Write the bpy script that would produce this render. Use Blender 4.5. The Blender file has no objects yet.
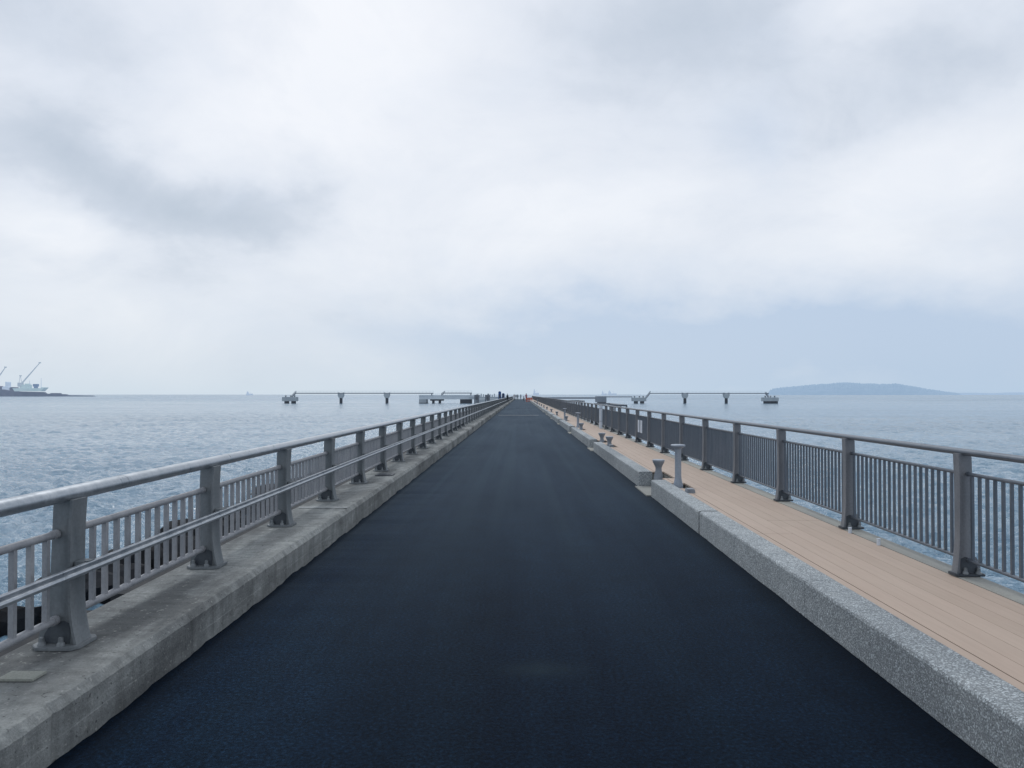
import bpy, bmesh, math, random
from mathutils import Vector, noise
random.seed(7)
PI = math.pi
S = bpy.context.scene
COL = S.collection
SEA = -3.5
END = 262.0

YAW = math.atan(9/769)
def RX(px, Y):                               # lateral position of a thing seen at column px and standing at distance Y
    return Y*math.tan(math.atan((px-512)/769) - YAW)
# ------------------------------------------------------------ colour helpers
def lin(r, g, b):
    f = lambda c: (c/12.92 if c <= .04045 else ((c+.055)/1.055)**2.4)
    return (f(r/255), f(g/255), f(b/255), 1)

# ------------------------------------------------------------ mesh builder
class MB:
    def __init__(s): s.v = []; s.f = []
    def box(s, x0, x1, y0, y1, z0, z1):
        n = len(s.v)
        s.v += [(x0,y0,z0),(x1,y0,z0),(x1,y1,z0),(x0,y1,z0),(x0,y0,z1),(x1,y0,z1),(x1,y1,z1),(x0,y1,z1)]
        s.f += [tuple(n+i for i in q) for q in ((0,3,2,1),(4,5,6,7),(0,1,5,4),(1,2,6,5),(2,3,7,6),(3,0,4,7))]
    def prism_y(s, prof, y0, y1):            # profile in x,z extruded along y
        n = len(s.v); k = len(prof)
        s.v += [(x,y0,z) for x,z in prof] + [(x,y1,z) for x,z in prof]
        s.f.append(tuple(n+i for i in range(k))); s.f.append(tuple(n+k+i for i in reversed(range(k))))
        for i in range(k):
            j = (i+1) % k
            s.f.append((n+j, n+i, n+k+i, n+k+j))
    def prism_z(s, prof, z0, z1):            # profile in x,y
        n = len(s.v); k = len(prof)
        s.v += [(x,y,z0) for x,y in prof] + [(x,y,z1) for x,y in prof]
        s.f.append(tuple(n+i for i in reversed(range(k)))); s.f.append(tuple(n+k+i for i in range(k)))
        for i in range(k):
            j = (i+1) % k
            s.f.append((n+i, n+j, n+k+j, n+k+i))
    def strip_z(s, pts, t, y0, y1):          # a plate following a curve in x,z, thickness t in x
        prof = [(x,z) for x,z in pts] + [(x+t,z) for x,z in reversed(pts)]
        n = len(s.v); m = len(pts)
        for y in (y0, y1):
            s.v += [(x,y,z) for x,z in pts] + [(x+t,y,z) for x,z in pts]
        for i in range(m-1):
            a = n+i; b = n+m+i; c = n+2*m+i; d = n+3*m+i
            s.f += [(a,b,b+1,a+1),(c,c+1,d+1,d),(a,a+1,c+1,c),(b,d,d+1,b+1)]
        s.f += [(n,n+2*m,n+3*m,n+m),(n+m-1,n+2*m-1,n+4*m-1,n+3*m-1)]
    def tube(s, a, b, r, k=10, r2=None, sz=1.0, caps=True):
        a = Vector(a); b = Vector(b); d = (b-a).normalized()
        up = Vector((0,0,1)) if abs(d.z) < .95 else Vector((0,1,0))
        u = d.cross(up).normalized(); w = u.cross(d)
        r2 = r if r2 is None else r2
        n = len(s.v)
        for p, rr in ((a,r),(b,r2)):
            for i in range(k):
                t = 2*PI*i/k
                s.v.append(tuple(p + u*math.cos(t)*rr + w*math.sin(t)*rr*sz))
        for i in range(k):
            j = (i+1) % k
            s.f.append((n+i, n+j, n+k+j, n+k+i))
        if caps:
            s.f.append(tuple(n+i for i in reversed(range(k)))); s.f.append(tuple(n+k+i for i in range(k)))
    def lathe(s, prof, cx=0, cy=0, k=24):
        n = len(s.v); m = len(prof)
        for r, z in prof:
            for i in range(k):
                t = 2*PI*i/k
                s.v.append((cx+r*math.cos(t), cy+r*math.sin(t), z))
        for a in range(m-1):
            for i in range(k):
                j = (i+1) % k
                s.f.append((n+a*k+i, n+a*k+j, n+(a+1)*k+j, n+(a+1)*k+i))
        s.f.append(tuple(n+i for i in reversed(range(k)))); s.f.append(tuple(n+(m-1)*k+i for i in range(k)))
    def mesh(s, name, mat, smooth=False, bevel=0):
        me = bpy.data.meshes.new(name)
        me.from_pydata(s.v, [], s.f); me.validate()
        bm = bmesh.new(); bm.from_mesh(me)
        bmesh.ops.recalc_face_normals(bm, faces=bm.faces)
        if bevel:
            es = [e for e in bm.edges if len(e.link_faces) == 2 and e.calc_face_angle(0) > .5]
            bmesh.ops.bevel(bm, geom=es, offset=bevel, segments=2, affect='EDGES', clamp_overlap=True)
        bm.to_mesh(me); bm.free()
        me.materials.append(mat)
        if smooth:
            me.shade_smooth()
            try: me.set_sharp_from_angle(angle=math.radians(40))
            except Exception: pass
        return me
    def build(s, name, mat, parent=None, smooth=False, bevel=0, loc=None):
        o = bpy.data.objects.new(name, s.mesh(name, mat, smooth, bevel))
        COL.objects.link(o)
        if parent: o.parent = parent
        if loc: o.location = loc
        return o

def tag(o, label=None, cat=None, group=None, kind=None):
    if label: o['label'] = label
    if cat: o['category'] = cat
    if group: o['group'] = group
    if kind: o['kind'] = kind
    return o
def empty(name, loc=(0,0,0), rz=0):
    o = bpy.data.objects.new(name, None); COL.objects.link(o)
    o.location = loc; o.rotation_euler = (0,0,rz); o.empty_display_size = .1
    return o
def copy_tree(o, parent=None):
    c = o.copy(); COL.objects.link(c); c.parent = parent
    for ch in list(o.children): copy_tree(ch, c)
    return c

# ------------------------------------------------------------ material helpers
def newmat(name):
    m = bpy.data.materials.new(name); m.use_nodes = True
    nt = m.node_tree; b = nt.nodes['Principled BSDF']
    return m, nt, b
def N(nt, t, **kw):
    n = nt.nodes.new(t)
    for k, v in kw.items():
        if k in ('operation','data_type','blend_type','feature','noise_dimensions','interpolation','distance','sky_type','sun_disc'): setattr(n, k, v)
    return n
def coords(nt, scale=(1,1,1), kind='Object'):
    tc = N(nt,'ShaderNodeTexCoord'); mp = N(nt,'ShaderNodeMapping')
    mp.inputs['Scale'].default_value = scale
    nt.links.new(tc.outputs[kind], mp.inputs['Vector'])
    return mp.outputs['Vector']
def geo(nt, scale=(1,1,1)):                  # world position, so that copies vary
    g = N(nt,'ShaderNodeNewGeometry'); mp = N(nt,'ShaderNodeMapping')
    mp.inputs['Scale'].default_value = scale
    nt.links.new(g.outputs['Position'], mp.inputs['Vector'])
    return mp.outputs['Vector']
def nz(nt, vec, scale, detail=4, rough=.55, dist=0):
    n = N(nt,'ShaderNodeTexNoise')
    n.inputs['Scale'].default_value = scale; n.inputs['Detail'].default_value = detail
    n.inputs['Roughness'].default_value = rough; n.inputs['Distortion'].default_value = dist
    nt.links.new(vec, n.inputs['Vector']); return n.outputs['Fac']
def ramp(nt, fac, stops, interp='LINEAR'):
    r = N(nt,'ShaderNodeValToRGB'); r.color_ramp.interpolation = interp
    e = r.color_ramp.elements
    while len(e) < len(stops): e.new(.5)
    for i, (p, c) in enumerate(stops):
        e[i].position = p; e[i].color = c if len(c) == 4 else (*c, 1)
    nt.links.new(fac, r.inputs['Fac']); return r.outputs['Color']
def mix(nt, a, b, fac, mode='MIX'):
    n = nt.nodes.new('ShaderNodeMix'); n.data_type = 'RGBA'; n.blend_type = mode
    for s_, v in ((n.inputs[0], fac), (n.inputs[6], a), (n.inputs[7], b)):
        if isinstance(v, (int, float, tuple)): s_.default_value = v
        else: nt.links.new(v, s_)
    return n.outputs[2]
def M(nt, op, a, b=0, c=0):
    n = nt.nodes.new('ShaderNodeMath'); n.operation = op
    for s_, v in zip(n.inputs, (a, b, c)):
        if isinstance(v, (int, float)): s_.default_value = v
        else: nt.links.new(v, s_)
    return n.outputs[0]
def bump(nt, b, h, strength, dist=.01, prev=None):
    n = N(nt,'ShaderNodeBump'); n.inputs['Strength'].default_value = strength; n.inputs['Distance'].default_value = dist
    nt.links.new(h, n.inputs['Height'])
    if prev: nt.links.new(prev, n.inputs['Normal'])
    if b: nt.links.new(n.outputs['Normal'], b.inputs['Normal'])
    return n.outputs['Normal']
G = lambda v: (v, v, v, 1)

def mat_paint(name, c1, c2, rough=.45, metal=.0, streak=.5):
    m, nt, b = newmat(name)
    p = geo(nt, (1,1,.25)); q = geo(nt)
    f = nz(nt, p, 9, 5, .6); g = nz(nt, q, 60, 3)
    c = ramp(nt, f, [(.35, c1), (.68, c2)])
    c = mix(nt, c, ramp(nt, g, [(.35, G(.72)), (.6, G(1))]), streak, 'MULTIPLY')
    nt.links.new(c, b.inputs['Base Color'])
    b.inputs['Metallic'].default_value = metal
    nt.links.new(ramp(nt, f, [(.3, G(rough-.08)), (.7, G(rough+.12))]), b.inputs['Roughness'])
    bump(nt, b, nz(nt, q, 120, 2), .15, .002)
    return m
m_rail  = mat_paint('grey_rail_paint', (.31,.35,.39), (.45,.485,.52), .33, .6)
m_bal   = mat_paint('grey_baluster_paint', (.25,.265,.29), (.36,.37,.39), .5, .1)
m_post  = mat_paint('grey_post_paint', (.14,.162,.178), (.205,.225,.24), .48, .2)
m_brail = mat_paint('brown_grey_paint', (.10,.125,.155), (.15,.172,.205), .38, .35)
m_bpost = mat_paint('taupe_post_paint', (.16,.175,.198), (.215,.228,.25), .45, .15)
m_foot  = mat_paint('dark_foot_metal', (.04,.05,.065), (.075,.09,.105), .55, .1)
m_boll  = mat_paint('pale_bollard_paint', (.27,.32,.39), (.38,.43,.49), .5, .05)
m_bolld = mat_paint('bollard_side_metal', (.20,.23,.27), (.31,.34,.38), .55, .05)
m_white = mat_paint('white_post_paint', (.55,.62,.72), (.7,.75,.8), .5)
m_ddark_ = mat_paint('near_black_beam', (.008,.010,.014), (.02,.024,.03), .8)
m_joint = mat_paint('pale_joint_metal', (.30,.33,.34), (.42,.44,.44), .5)

def mat_concrete(name, c1, c2, stain, big=.9, speck=None, bstr=.5, streak=0):
    m, nt, b = newmat(name)
    q = geo(nt); p = geo(nt, (1,.35,1))
    f = nz(nt, p, big, 8, .65, .4); s = nz(nt, q, 6, 8, .7)
    fine = nz(nt, q, 90, 4, .7); pit = nz(nt, q, 28, 6, .8)
    c = ramp(nt, s, [(.3, c1), (.7, c2)])
    c = mix(nt, c, stain, ramp(nt, f, [(.44, G(0)), (.60, G(.85))]))
    c = mix(nt, c, ramp(nt, fine, [(.3, G(.62)), (.62, G(1.0))]), .7, 'MULTIPLY')
    if streak:
        k1 = nz(nt, geo(nt, (1.5,7,.5)), 1.6, 6, .7); k2 = nz(nt, geo(nt, (2.2,.5,2)), 1.3, 6, .7, .5)
        c = mix(nt, c, ramp(nt, k1, [(.36, G(.55)), (.5, G(1)), (.62, G(1.22))]), streak, 'MULTIPLY')
        c = mix(nt, c, (.105,.108,.108,1), M(nt,'MULTIPLY', ramp(nt, k2, [(.47, G(0)), (.62, G(1))]), streak*.85))
        v2 = nz(nt, q, 36, 2, .5)
        c = mix(nt, c, (.42,.43,.41,1), M(nt,'MULTIPLY', ramp(nt, v2, [(.66, G(0)), (.70, G(1))]), .5))
        c = mix(nt, c, (.04,.045,.05,1), M(nt,'MULTIPLY', ramp(nt, v2, [(.28, G(1)), (.33, G(0))]), .7))
    if speck:
        v = N(nt,'ShaderNodeTexVoronoi'); v.inputs['Scale'].default_value = speck; nt.links.new(q, v.inputs['Vector'])
        bw = N(nt,'ShaderNodeSeparateColor'); nt.links.new(v.outputs['Color'], bw.inputs[0])
        c = mix(nt, c, ramp(nt, bw.outputs[0], [(0, G(.5)), (.3, G(.8)), (.72, G(1.0)), (.88, G(1.9))]), .8, 'MULTIPLY')
    nt.links.new(c, b.inputs['Base Color'])
    b.inputs['Roughness'].default_value = .9; b.inputs['Specular IOR Level'].default_value = .3
    n1 = bump(nt, None, pit, bstr, .012)
    n2 = bump(nt, b, fine, bstr, .004, n1)
    return m
m_kerbL = mat_concrete('weathered_concrete', (.24,.26,.262,1), (.41,.43,.42,1), (.10,.108,.112,1), 1.1, None, .8, .5)
m_kerbR = mat_concrete('exposed_aggregate_concrete', (.32,.355,.375,1), (.45,.485,.50,1), (.27,.30,.32,1), .5, 140, .9)
m_conc  = mat_concrete('edge_concrete', (.33,.33,.30,1), (.42,.42,.38,1), (.28,.29,.28,1), .7)
m_base  = mat_concrete('pier_side_concrete', (.10,.11,.11,1), (.18,.185,.18,1), (.05,.055,.06,1), .4)

# asphalt
m_road, nt, b = newmat('fresh_asphalt')
q = geo(nt); lanes = geo(nt, (1.0,.05,1)); pa = geo(nt, (.5,.12,1))
grain = nz(nt, q, 44, 7, .85); blot = nz(nt, q, 3.2, 6, .65); st = nz(nt, lanes, 1.7, 5, .6, .2); pt = nz(nt, pa, .8, 4)
c = ramp(nt, st, [(.32, (.0020,.0072,.0175,1)), (.68, (.0042,.0128,.026,1))])
c = mix(nt, c, ramp(nt, pt, [(.35, G(.65)), (.65, G(1.45))]), .9, 'MULTIPLY')
c = mix(nt, c, ramp(nt, blot, [(.35, G(.8)), (.65, G(1.12))]), .8, 'MULTIPLY')
c = mix(nt, c, ramp(nt, grain, [(.36, G(.2)), (.48, G(.8)), (.56, G(1.5)), (.64, G(3.2))]), .9, 'MULTIPLY')
# a scuffed grey patch and worn pale band in the middle of the road
sp = N(nt,'ShaderNodeSeparateXYZ'); nt.links.new(q, sp.inputs[0])
dx = M(nt,'MULTIPLY', M(nt,'SUBTRACT', sp.outputs[0], .12), 5.2); dy = M(nt,'MULTIPLY', M(nt,'SUBTRACT', sp.outputs[1], 4.5), 8)
d2 = M(nt,'ADD', M(nt,'MULTIPLY',dx,dx), M(nt,'MULTIPLY',dy,dy))
pm = M(nt,'MULTIPLY', M(nt,'POWER', 2.718, M(nt,'MULTIPLY', d2, -1)), nz(nt, q, 7, 5, .8))
c = mix(nt, c, (.016,.028,.036,1), pm)
kerb_shade = N(nt,'ShaderNodeMapRange'); nt.links.new(M(nt,'ABSOLUTE', sp.outputs[0]), kerb_shade.inputs['Value']); kerb_shade.inputs['From Min'].default_value = 1.75; kerb_shade.inputs['From Max'].default_value = 2.03
c = mix(nt, c, (.001,.003,.007,1), M(nt,'MULTIPLY', kerb_shade.outputs[0], .75))  # contact shade along both kerbs, painted into the asphalt colour
# wheel streaks further out
ymr = N(nt,'ShaderNodeMapRange'); nt.links.new(sp.outputs[1], ymr.inputs['Value']); ymr.inputs['From Min'].default_value = 6; ymr.inputs['From Max'].default_value = 15
wv = nz(nt, geo(nt, (3.2,.02,1)), 1.0, 3, .5)
c = mix(nt, c, (.012,.024,.036,1), M(nt,'MULTIPLY', ramp(nt, wv, [(.5, G(0)), (.62, G(1))]), M(nt,'MULTIPLY', M(nt,'MULTIPLY', nz(nt, geo(nt, (.4,.09,1)), 1.0, 3), 1.1), ymr.outputs[0])))
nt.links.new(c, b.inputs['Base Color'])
b.inputs['Roughness'].default_value = .8; b.inputs['Specular IOR Level'].default_value = .04
gl = nt.nodes.new('ShaderNodeBsdfGlossy'); gl.inputs['Roughness'].default_value = .5; gl.inputs['Color'].default_value = (.52,.76,1,1)
lw = nt.nodes.new('ShaderNodeLayerWeight'); lw.inputs['Blend'].default_value = .5
fr = M(nt,'ADD', M(nt,'MULTIPLY', M(nt,'POWER', lw.outputs['Facing'], 7), .075), .001)
ms = nt.nodes.new('ShaderNodeMixShader'); nt.links.new(fr, ms.inputs[0]); nt.links.new(b.outputs[0], ms.inputs[1]); nt.links.new(gl.outputs[0], ms.inputs[2])
nt.links.new(ms.outputs[0], nt.nodes['Material Output'].inputs['Surface'])
n1 = bump(nt, None, nz(nt, q, 70, 4, .8), .55, .008)
gn = bump(nt, b, grain, .5, .004, n1); nt.links.new(gn, gl.inputs['Normal'])
nt.links.new(ramp(nt, M(nt,'ADD', M(nt,'MULTIPLY', pt, .6), M(nt,'MULTIPLY', st, .4)), [(.38, (.42,.62,.86,1)), (.62, (.62,.82,1,1))]), gl.inputs['Color'])

# boardwalk planks
m_deck, nt, b = newmat('tan_composite_planks')
q = geo(nt); sp = N(nt,'ShaderNodeSeparateXYZ'); nt.links.new(q, sp.inputs[0])
u = M(nt,'DIVIDE', M(nt,'SUBTRACT', sp.outputs[0], 2.35), .145)
idx = M(nt,'FLOOR', u)
wn = N(nt,'ShaderNodeTexWhiteNoise'); wn.noise_dimensions = '2D'
yb = M(nt,'FLOOR', M(nt,'DIVIDE', M(nt,'SUBTRACT', sp.outputs[1], 7.9), 6.0))
cb = N(nt,'ShaderNodeCombineXYZ'); nt.links.new(idx, cb.inputs[0]); nt.links.new(yb, cb.inputs[1])
nt.links.new(cb.outputs[0], wn.inputs['Vector'])
grn = nz(nt, geo(nt, (14,.6,1)), 3, 6, .7); mot = nz(nt, geo(nt, (1,.5,1)), 1.1, 5, .6)
c = ramp(nt, wn.outputs['Value'], [(0, (.425,.332,.268,1)), (1, (.47,.37,.302,1))])
c = mix(nt, c, (.475,.385,.315,1), ramp(nt, mot, [(.35, G(0)), (.65, G(.7))]))
c = mix(nt, c, ramp(nt, grn, [(.3, G(.88)), (.7, G(1.04))]), .7, 'MULTIPLY')
nt.links.new(c, b.inputs['Base Color']); b.inputs['Roughness'].default_value = .7; b.inputs['Specular IOR Level'].default_value = .35
bump(nt, b, grn, .2, .004)

# water
m_sea, nt, b = newmat('rippled_sea_water')
q = geo(nt)
w1 = nz(nt, geo(nt, (.30,.62,1)), 1.0, 7, .62, .35)
w2 = nz(nt, geo(nt, (1.1,1.9,1)), 1.5, 6, .6, .3)
w3 = nz(nt, geo(nt, (.02,.045,1)), 1.0, 4, .5)
tint = nz(nt, geo(nt, (.006,.02,1)), 1.0, 5, .6)
c = ramp(nt, tint, [(.3, (.14,.245,.34,1)), (.7, (.21,.33,.43,1))])
nt.links.new(c, b.inputs['Base Color'])
b.inputs['IOR'].default_value = 1.42
# unresolved wavelets far out act as roughness; wind patches vary it
ln_ = N(nt,'ShaderNodeVectorMath'); ln_.operation = 'LENGTH'; nt.links.new(q, ln_.inputs[0])
mr = N(nt,'ShaderNodeMapRange'); nt.links.new(ln_.outputs['Value'], mr.inputs['Value'])
for nm_, v_ in (('From Min',60),('From Max',900),('To Min',.06),('To Max',.26)): mr.inputs[nm_].default_value = v_
wp = nz(nt, geo(nt, (.012,.03,1)), 1.0, 5, .6)
nt.links.new(M(nt,'MULTIPLY', mr.outputs[0], ramp(nt, wp, [(.35, G(.7)), (.65, G(1.3))])), b.inputs['Roughness'])
n1 = bump(nt, None, w1, .6, .5)
bump(nt, b, w2, 1, .22, n1)

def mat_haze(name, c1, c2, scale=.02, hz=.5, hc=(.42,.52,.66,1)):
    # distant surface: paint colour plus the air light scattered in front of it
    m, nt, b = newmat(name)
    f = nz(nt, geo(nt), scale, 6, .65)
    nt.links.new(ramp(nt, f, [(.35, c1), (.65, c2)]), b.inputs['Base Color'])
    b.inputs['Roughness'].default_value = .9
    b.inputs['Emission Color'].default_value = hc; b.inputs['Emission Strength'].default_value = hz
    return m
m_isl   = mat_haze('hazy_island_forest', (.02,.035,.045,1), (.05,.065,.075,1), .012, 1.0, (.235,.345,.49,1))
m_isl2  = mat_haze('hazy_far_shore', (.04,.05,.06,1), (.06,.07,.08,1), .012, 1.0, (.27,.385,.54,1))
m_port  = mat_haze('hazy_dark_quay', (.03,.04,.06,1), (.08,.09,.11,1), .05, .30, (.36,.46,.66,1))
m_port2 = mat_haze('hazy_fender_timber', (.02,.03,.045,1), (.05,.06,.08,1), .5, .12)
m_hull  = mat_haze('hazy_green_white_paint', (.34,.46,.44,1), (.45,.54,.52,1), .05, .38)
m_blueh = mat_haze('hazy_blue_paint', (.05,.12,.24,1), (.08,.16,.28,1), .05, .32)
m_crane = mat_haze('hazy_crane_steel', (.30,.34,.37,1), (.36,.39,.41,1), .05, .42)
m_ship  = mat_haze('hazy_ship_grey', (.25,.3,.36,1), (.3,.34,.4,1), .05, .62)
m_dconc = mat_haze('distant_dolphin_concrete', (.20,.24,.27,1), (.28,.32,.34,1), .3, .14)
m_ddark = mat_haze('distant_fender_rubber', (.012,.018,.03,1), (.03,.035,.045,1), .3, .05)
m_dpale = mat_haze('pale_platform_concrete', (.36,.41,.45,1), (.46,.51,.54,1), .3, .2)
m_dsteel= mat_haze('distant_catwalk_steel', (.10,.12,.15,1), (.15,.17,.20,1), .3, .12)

# ------------------------------------------------------------ sea, pier body, road
import numpy as np
def sea_mesh():
    """one sheet: a finely waved sector around the pier that runs out to open water, joined to flat water beyond"""
    rng = np.random.default_rng(5)
    rs = [6.0]
    while rs[-1] < 1400: rs.append(rs[-1]*1.005)
    rs = np.array(rs + [1800, 2600, 4500, 9000, 20000, 45000])
    th = np.radians(np.concatenate([np.arange(-180, -52, 4.0), np.arange(-52, 52.01, .125), np.arange(56, 180.1, 4.0)]))
    Rg, Tg = np.meshgrid(rs, th, indexing='ij')
    Xg = Rg*np.sin(Tg); Yg = Rg*np.cos(Tg)
    Zg = np.zeros_like(Xg); cell = np.maximum(Rg*.005, .03)
    # warp the domain a little so that wave trains do not look combed
    Xw = Xg + 1.6*np.sin(Yg*.11+1) + .9*np.sin(Xg*.23+Yg*.17); Yw = Yg + 1.5*np.sin(Xg*.13) + .8*np.sin(Yg*.29-Xg*.11)
    lam = np.exp(rng.uniform(np.log(.30), np.log(3.0), 130))
    group = 1 + .35*np.sin(Xg*.021+Yg*.013)*np.sin(Yg*.03-Xg*.008+2)
    for l in lam:
        d = rng.normal(np.radians(215), .75)
        k = 2*np.pi/l; a = .0100*l**.42 * rng.uniform(.5, 1.4)
        w = np.clip((l/cell - 1.2)/2.0, 0, 1)
        ph = k*(Xw*np.sin(d)+Yw*np.cos(d)) + rng.uniform(0, 6.28)
        Zg += w*a*(np.sin(ph) + .22*np.cos(2*ph))
    fade = np.clip((1400-Rg)/500, 0, 1)
    Zg = Zg*group*fade + SEA
    fan = np.abs(Tg) <= np.radians(52.01)
    Zg = np.where(fan, Zg, SEA)
    nr, nt2 = Xg.shape
    co_ = np.stack([Xg, Yg, Zg], -1).reshape(-1, 3).astype(np.float32)
    idx = np.arange(nr*nt2).reshape(nr, nt2)
    q = np.stack([idx[:-1,:-1], idx[:-1,1:], idx[1:,1:], idx[1:,:-1]], -1).reshape(-1, 4)[:, ::-1]
    me = bpy.data.meshes.new('sea')
    me.vertices.add(len(co_)); me.vertices.foreach_set('co', co_.ravel())
    me.loops.add(q.size); me.loops.foreach_set('vertex_index', q.ravel().astype(np.int32))
    me.polygons.add(len(q)); me.polygons.foreach_set('loop_start', (np.arange(len(q))*4).astype(np.int32))
    me.update(calc_edges=True); me.validate()
    me.polygons.foreach_set('use_smooth', np.ones(len(me.polygons), dtype=bool))
    me.materials.append(m_sea)
    o = bpy.data.objects.new('sea', me); COL.objects.link(o)
    return o
tag(sea_mesh(), kind='structure')

mb = MB()
mb.box(-2.66, 3.42, -6, END, SEA-1, -.06)
mb.box(-2.66, -2.04, -6, END, -.06, -.012)
mb.box(2.06, 3.42, -6, END, -.06, -.012)
tag(mb.build('pier_body', m_base), kind='structure')

# asphalt sheet with a ragged lip against both kerbs
mb = MB(); ys = []
y = -6
while y < END+.001:
    ys.append(y); y += .06 if y < 14 else (.3 if y < 60 else 4)
ys.append(END)
def lip(y, k):
    return max(.002, .008 + .03*noise.noise(Vector((y*1.7, k, 0))) + .014*noise.noise(Vector((y*7, k, 3))))
for y in ys:
    mb.v += [(-2.0165, y, lip(y,0)), (-1.985, y, .002), (-1.0,y,0), (0,y,0), (1.0,y,0), (2.005, y, .002), (2.036, y, .004+lip(y,9)*.2)]
for i in range(len(ys)-1):
    for k in range(6):
        a = i*7+k; mb.f.append((a, a+1, a+8, a+7))
tag(mb.build('road', m_road, smooth=True), kind='structure')

mb = MB()
mb.box(-1.75, 1.35, 58.85, 59.15, .004, .012)
tag(mb.build('expansion_joint', m_joint), 'pale metal expansion joint strip crossing the asphalt road', 'joint strip')

# ------------------------------------------------------------ left kerb: one long upstand with chamfer, worn arris
mb = MB()
KZ = .262
ys = []; y = -6
while y < END:
    ys.append(y); y += .03 if y < 9 else (.12 if y < 25 else (.6 if y < 60 else 6))
ys.append(END)
for y in ys:
    n1 = noise.noise(Vector((y*6, 1, 0)))*.003 + noise.noise(Vector((y*22, 1, 5)))*.003
    n2 = noise.noise(Vector((y*5, 7, 0)))*.004 + noise.noise(Vector((y*25, 4, 5)))*.003
    n3 = noise.noise(Vector((y*1.2, 3, 0)))*.005
    jt = -.012 if (y % 3.3) < .03 else 0
    fx = -2.018 + jt
    mb.v += [(fx, y, -.02), (fx+n3*.3, y, .10+n3), (fx-.0015, y, .106+n3), (fx-.002, y, KZ-.045+n2), (fx-.032+n1, y, KZ-.004+n1*.5), (-2.10, y, KZ), (-2.4, y, KZ+n2*.4), (-2.655, y, KZ), (-2.665, y, KZ-.01), (-2.665, y, -.02)]
for i in range(len(ys)-1):
    for k in range(9):
        a = i*10+k; mb.f.append((a+1, a, a+10, a+11))
tag(mb.build('concrete_kerb', m_kerbL, smooth=False), 'long weathered grey concrete kerb under the left railing, stained on top', 'kerb')

mb = MB(); mb.box(-2.62, -2.05, 9.03, 9.09, KZ+.003, KZ+.009)
tag(mb.build('joint_strip', m_joint), 'thin pale strip across the top of the left kerb', 'joint strip')
mb = MB(); mb.box(-.085, .085, -.055, .055, 0, .012)
o = mb.build('marker_tile', mat_concrete('pale_tile', (.33,.35,.32,1), (.40,.41,.37,1), (.3,.32,.29,1)), bevel=.002, loc=(-2.355, 3.62, KZ+.003))
tag(o, 'small pale square tile lying flat on the left kerb in front of the nearest post', 'tile')
mb = MB(); mb.box(-.14, .14, -.16, .16, 0, .012); mb.box(-.09,.09,-.1,.1,.0125,.018)
o = mb.build('hatch_plate', m_foot, loc=(-2.25, 12.75, KZ+.003))
tag(o, 'dark metal hatch plate set into the top of the left kerb', 'plate')

mb = MB(); mb.box(-2.81, -2.668, -6, 4.85, -.3, .236); mb.box(-2.81, -2.668, 5.25, END, -.3, .236)  # boxes added for the near-black band beside the kerb, with one break
tag(mb.build('outer_beam', m_ddark_), 'near-black beam along the outer side of the left kerb', 'beam')
# rough rubble along the left foot of the pier
mb = MB()
def rock(mb, x, y, z, s):
    n = len(mb.v)
    bm = bmesh.new(); bmesh.ops.create_icosphere(bm, subdivisions=2, radius=1)
    k = random.random()*50
    ax = random.uniform(.7,1.3); ay = random.uniform(.7,1.3); az = random.uniform(.5,.9)
    for v in bm.verts:
        d = 1 + .35*noise.noise(v.co*1.3 + Vector((k,0,0))) + .1*noise.noise(v.co*4+Vector((0,k,0)))
        mb.v.append((x+v.co.x*ax*s*d, y+v.co.y*ay*s*d, z+v.co.z*az*s*d))
    for f in bm.faces: mb.f.append(tuple(n+v.index for v in f.verts))
    bm.free()
for i in range(620):
    y = random.uniform(16.2, 120); t = random.random()**.7
    if y < 19 and random.random() < .75: continue
    x = -3.4 - t*9.5 + random.gauss(0, .35)
    top = 1.1 - t*1.35
    rock(mb, x, y, SEA + top + random.uniform(-.5, .1), random.uniform(.55, 1.05))
for i in range(300):
    y = random.uniform(18.5, 42); t = random.random()
    rock(mb, -3.2 - t*9 + random.gauss(0,.3), y, SEA + 1.0 - t*1.1 + random.uniform(-.4,.2), random.uniform(.4,.9))
for i in range(70):
    y = random.uniform(4, 18); rock(mb, random.uniform(-5.2, -3.0), y, SEA+random.uniform(-.4,.3), random.uniform(.5,.8))
for i in range(6):
    rock(mb, -11.3+random.gauss(0,.5), 16.6+random.gauss(0,.6), SEA+random.uniform(-.3,.1), random.uniform(.4,.6))
tag(mb.build('rubble_mound', mat_concrete('wet_dark_rock', (.003,.0055,.010,1), (.009,.013,.019,1), (.003,.004,.006,1), 1.2)),
    'dark wet rubble heaped in the water along the left side of the pier', 'rocks', kind='stuff')

# ------------------------------------------------------------ railings
PITCH = 1.97
def post_parts(h, top_w, bot_w, fl_w, curve, web_t, mp, mf, lobe):
    """local frame: x grows towards the sea, 0 = road face of the flange at the top"""
    root = MB()
    pts = []
    for i in range(15):
        z = .018 + (h-.018)*i/14
        t = 1 - z/h
        x = -curve*(.15*t + .85*max(0, 1 - z/(.34*h))**2) - .3*curve*max(0, (z/h-.6)/.4)**2
        pts.append((x, z))
    root.strip_z(pts, .014, -fl_w/2, fl_w/2)
    prof = [(x+.014, z) for x, z in pts]
    R_ = .03
    prof += [(top_w-R_, h)] + [(top_w-R_+R_*math.sin(a), h-R_+R_*math.cos(a)) for a in (PI/8, PI/4, 3*PI/8, PI/2)]
    # straight rear edge down, then the rounded heel
    hz = .15
    prof += [(top_w+(bot_w-top_w)*(1-hz/h), hz)]
    prof += [(bot_w + lobe*math.sin(a), .018 + (hz-.018)*math.cos(a)*.92) for a in (PI*.12, PI*.22, PI*.32, PI*.42, PI*.5)]
    root.prism_y(list(reversed(prof)), -web_t/2, web_t/2)
    return root
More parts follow.
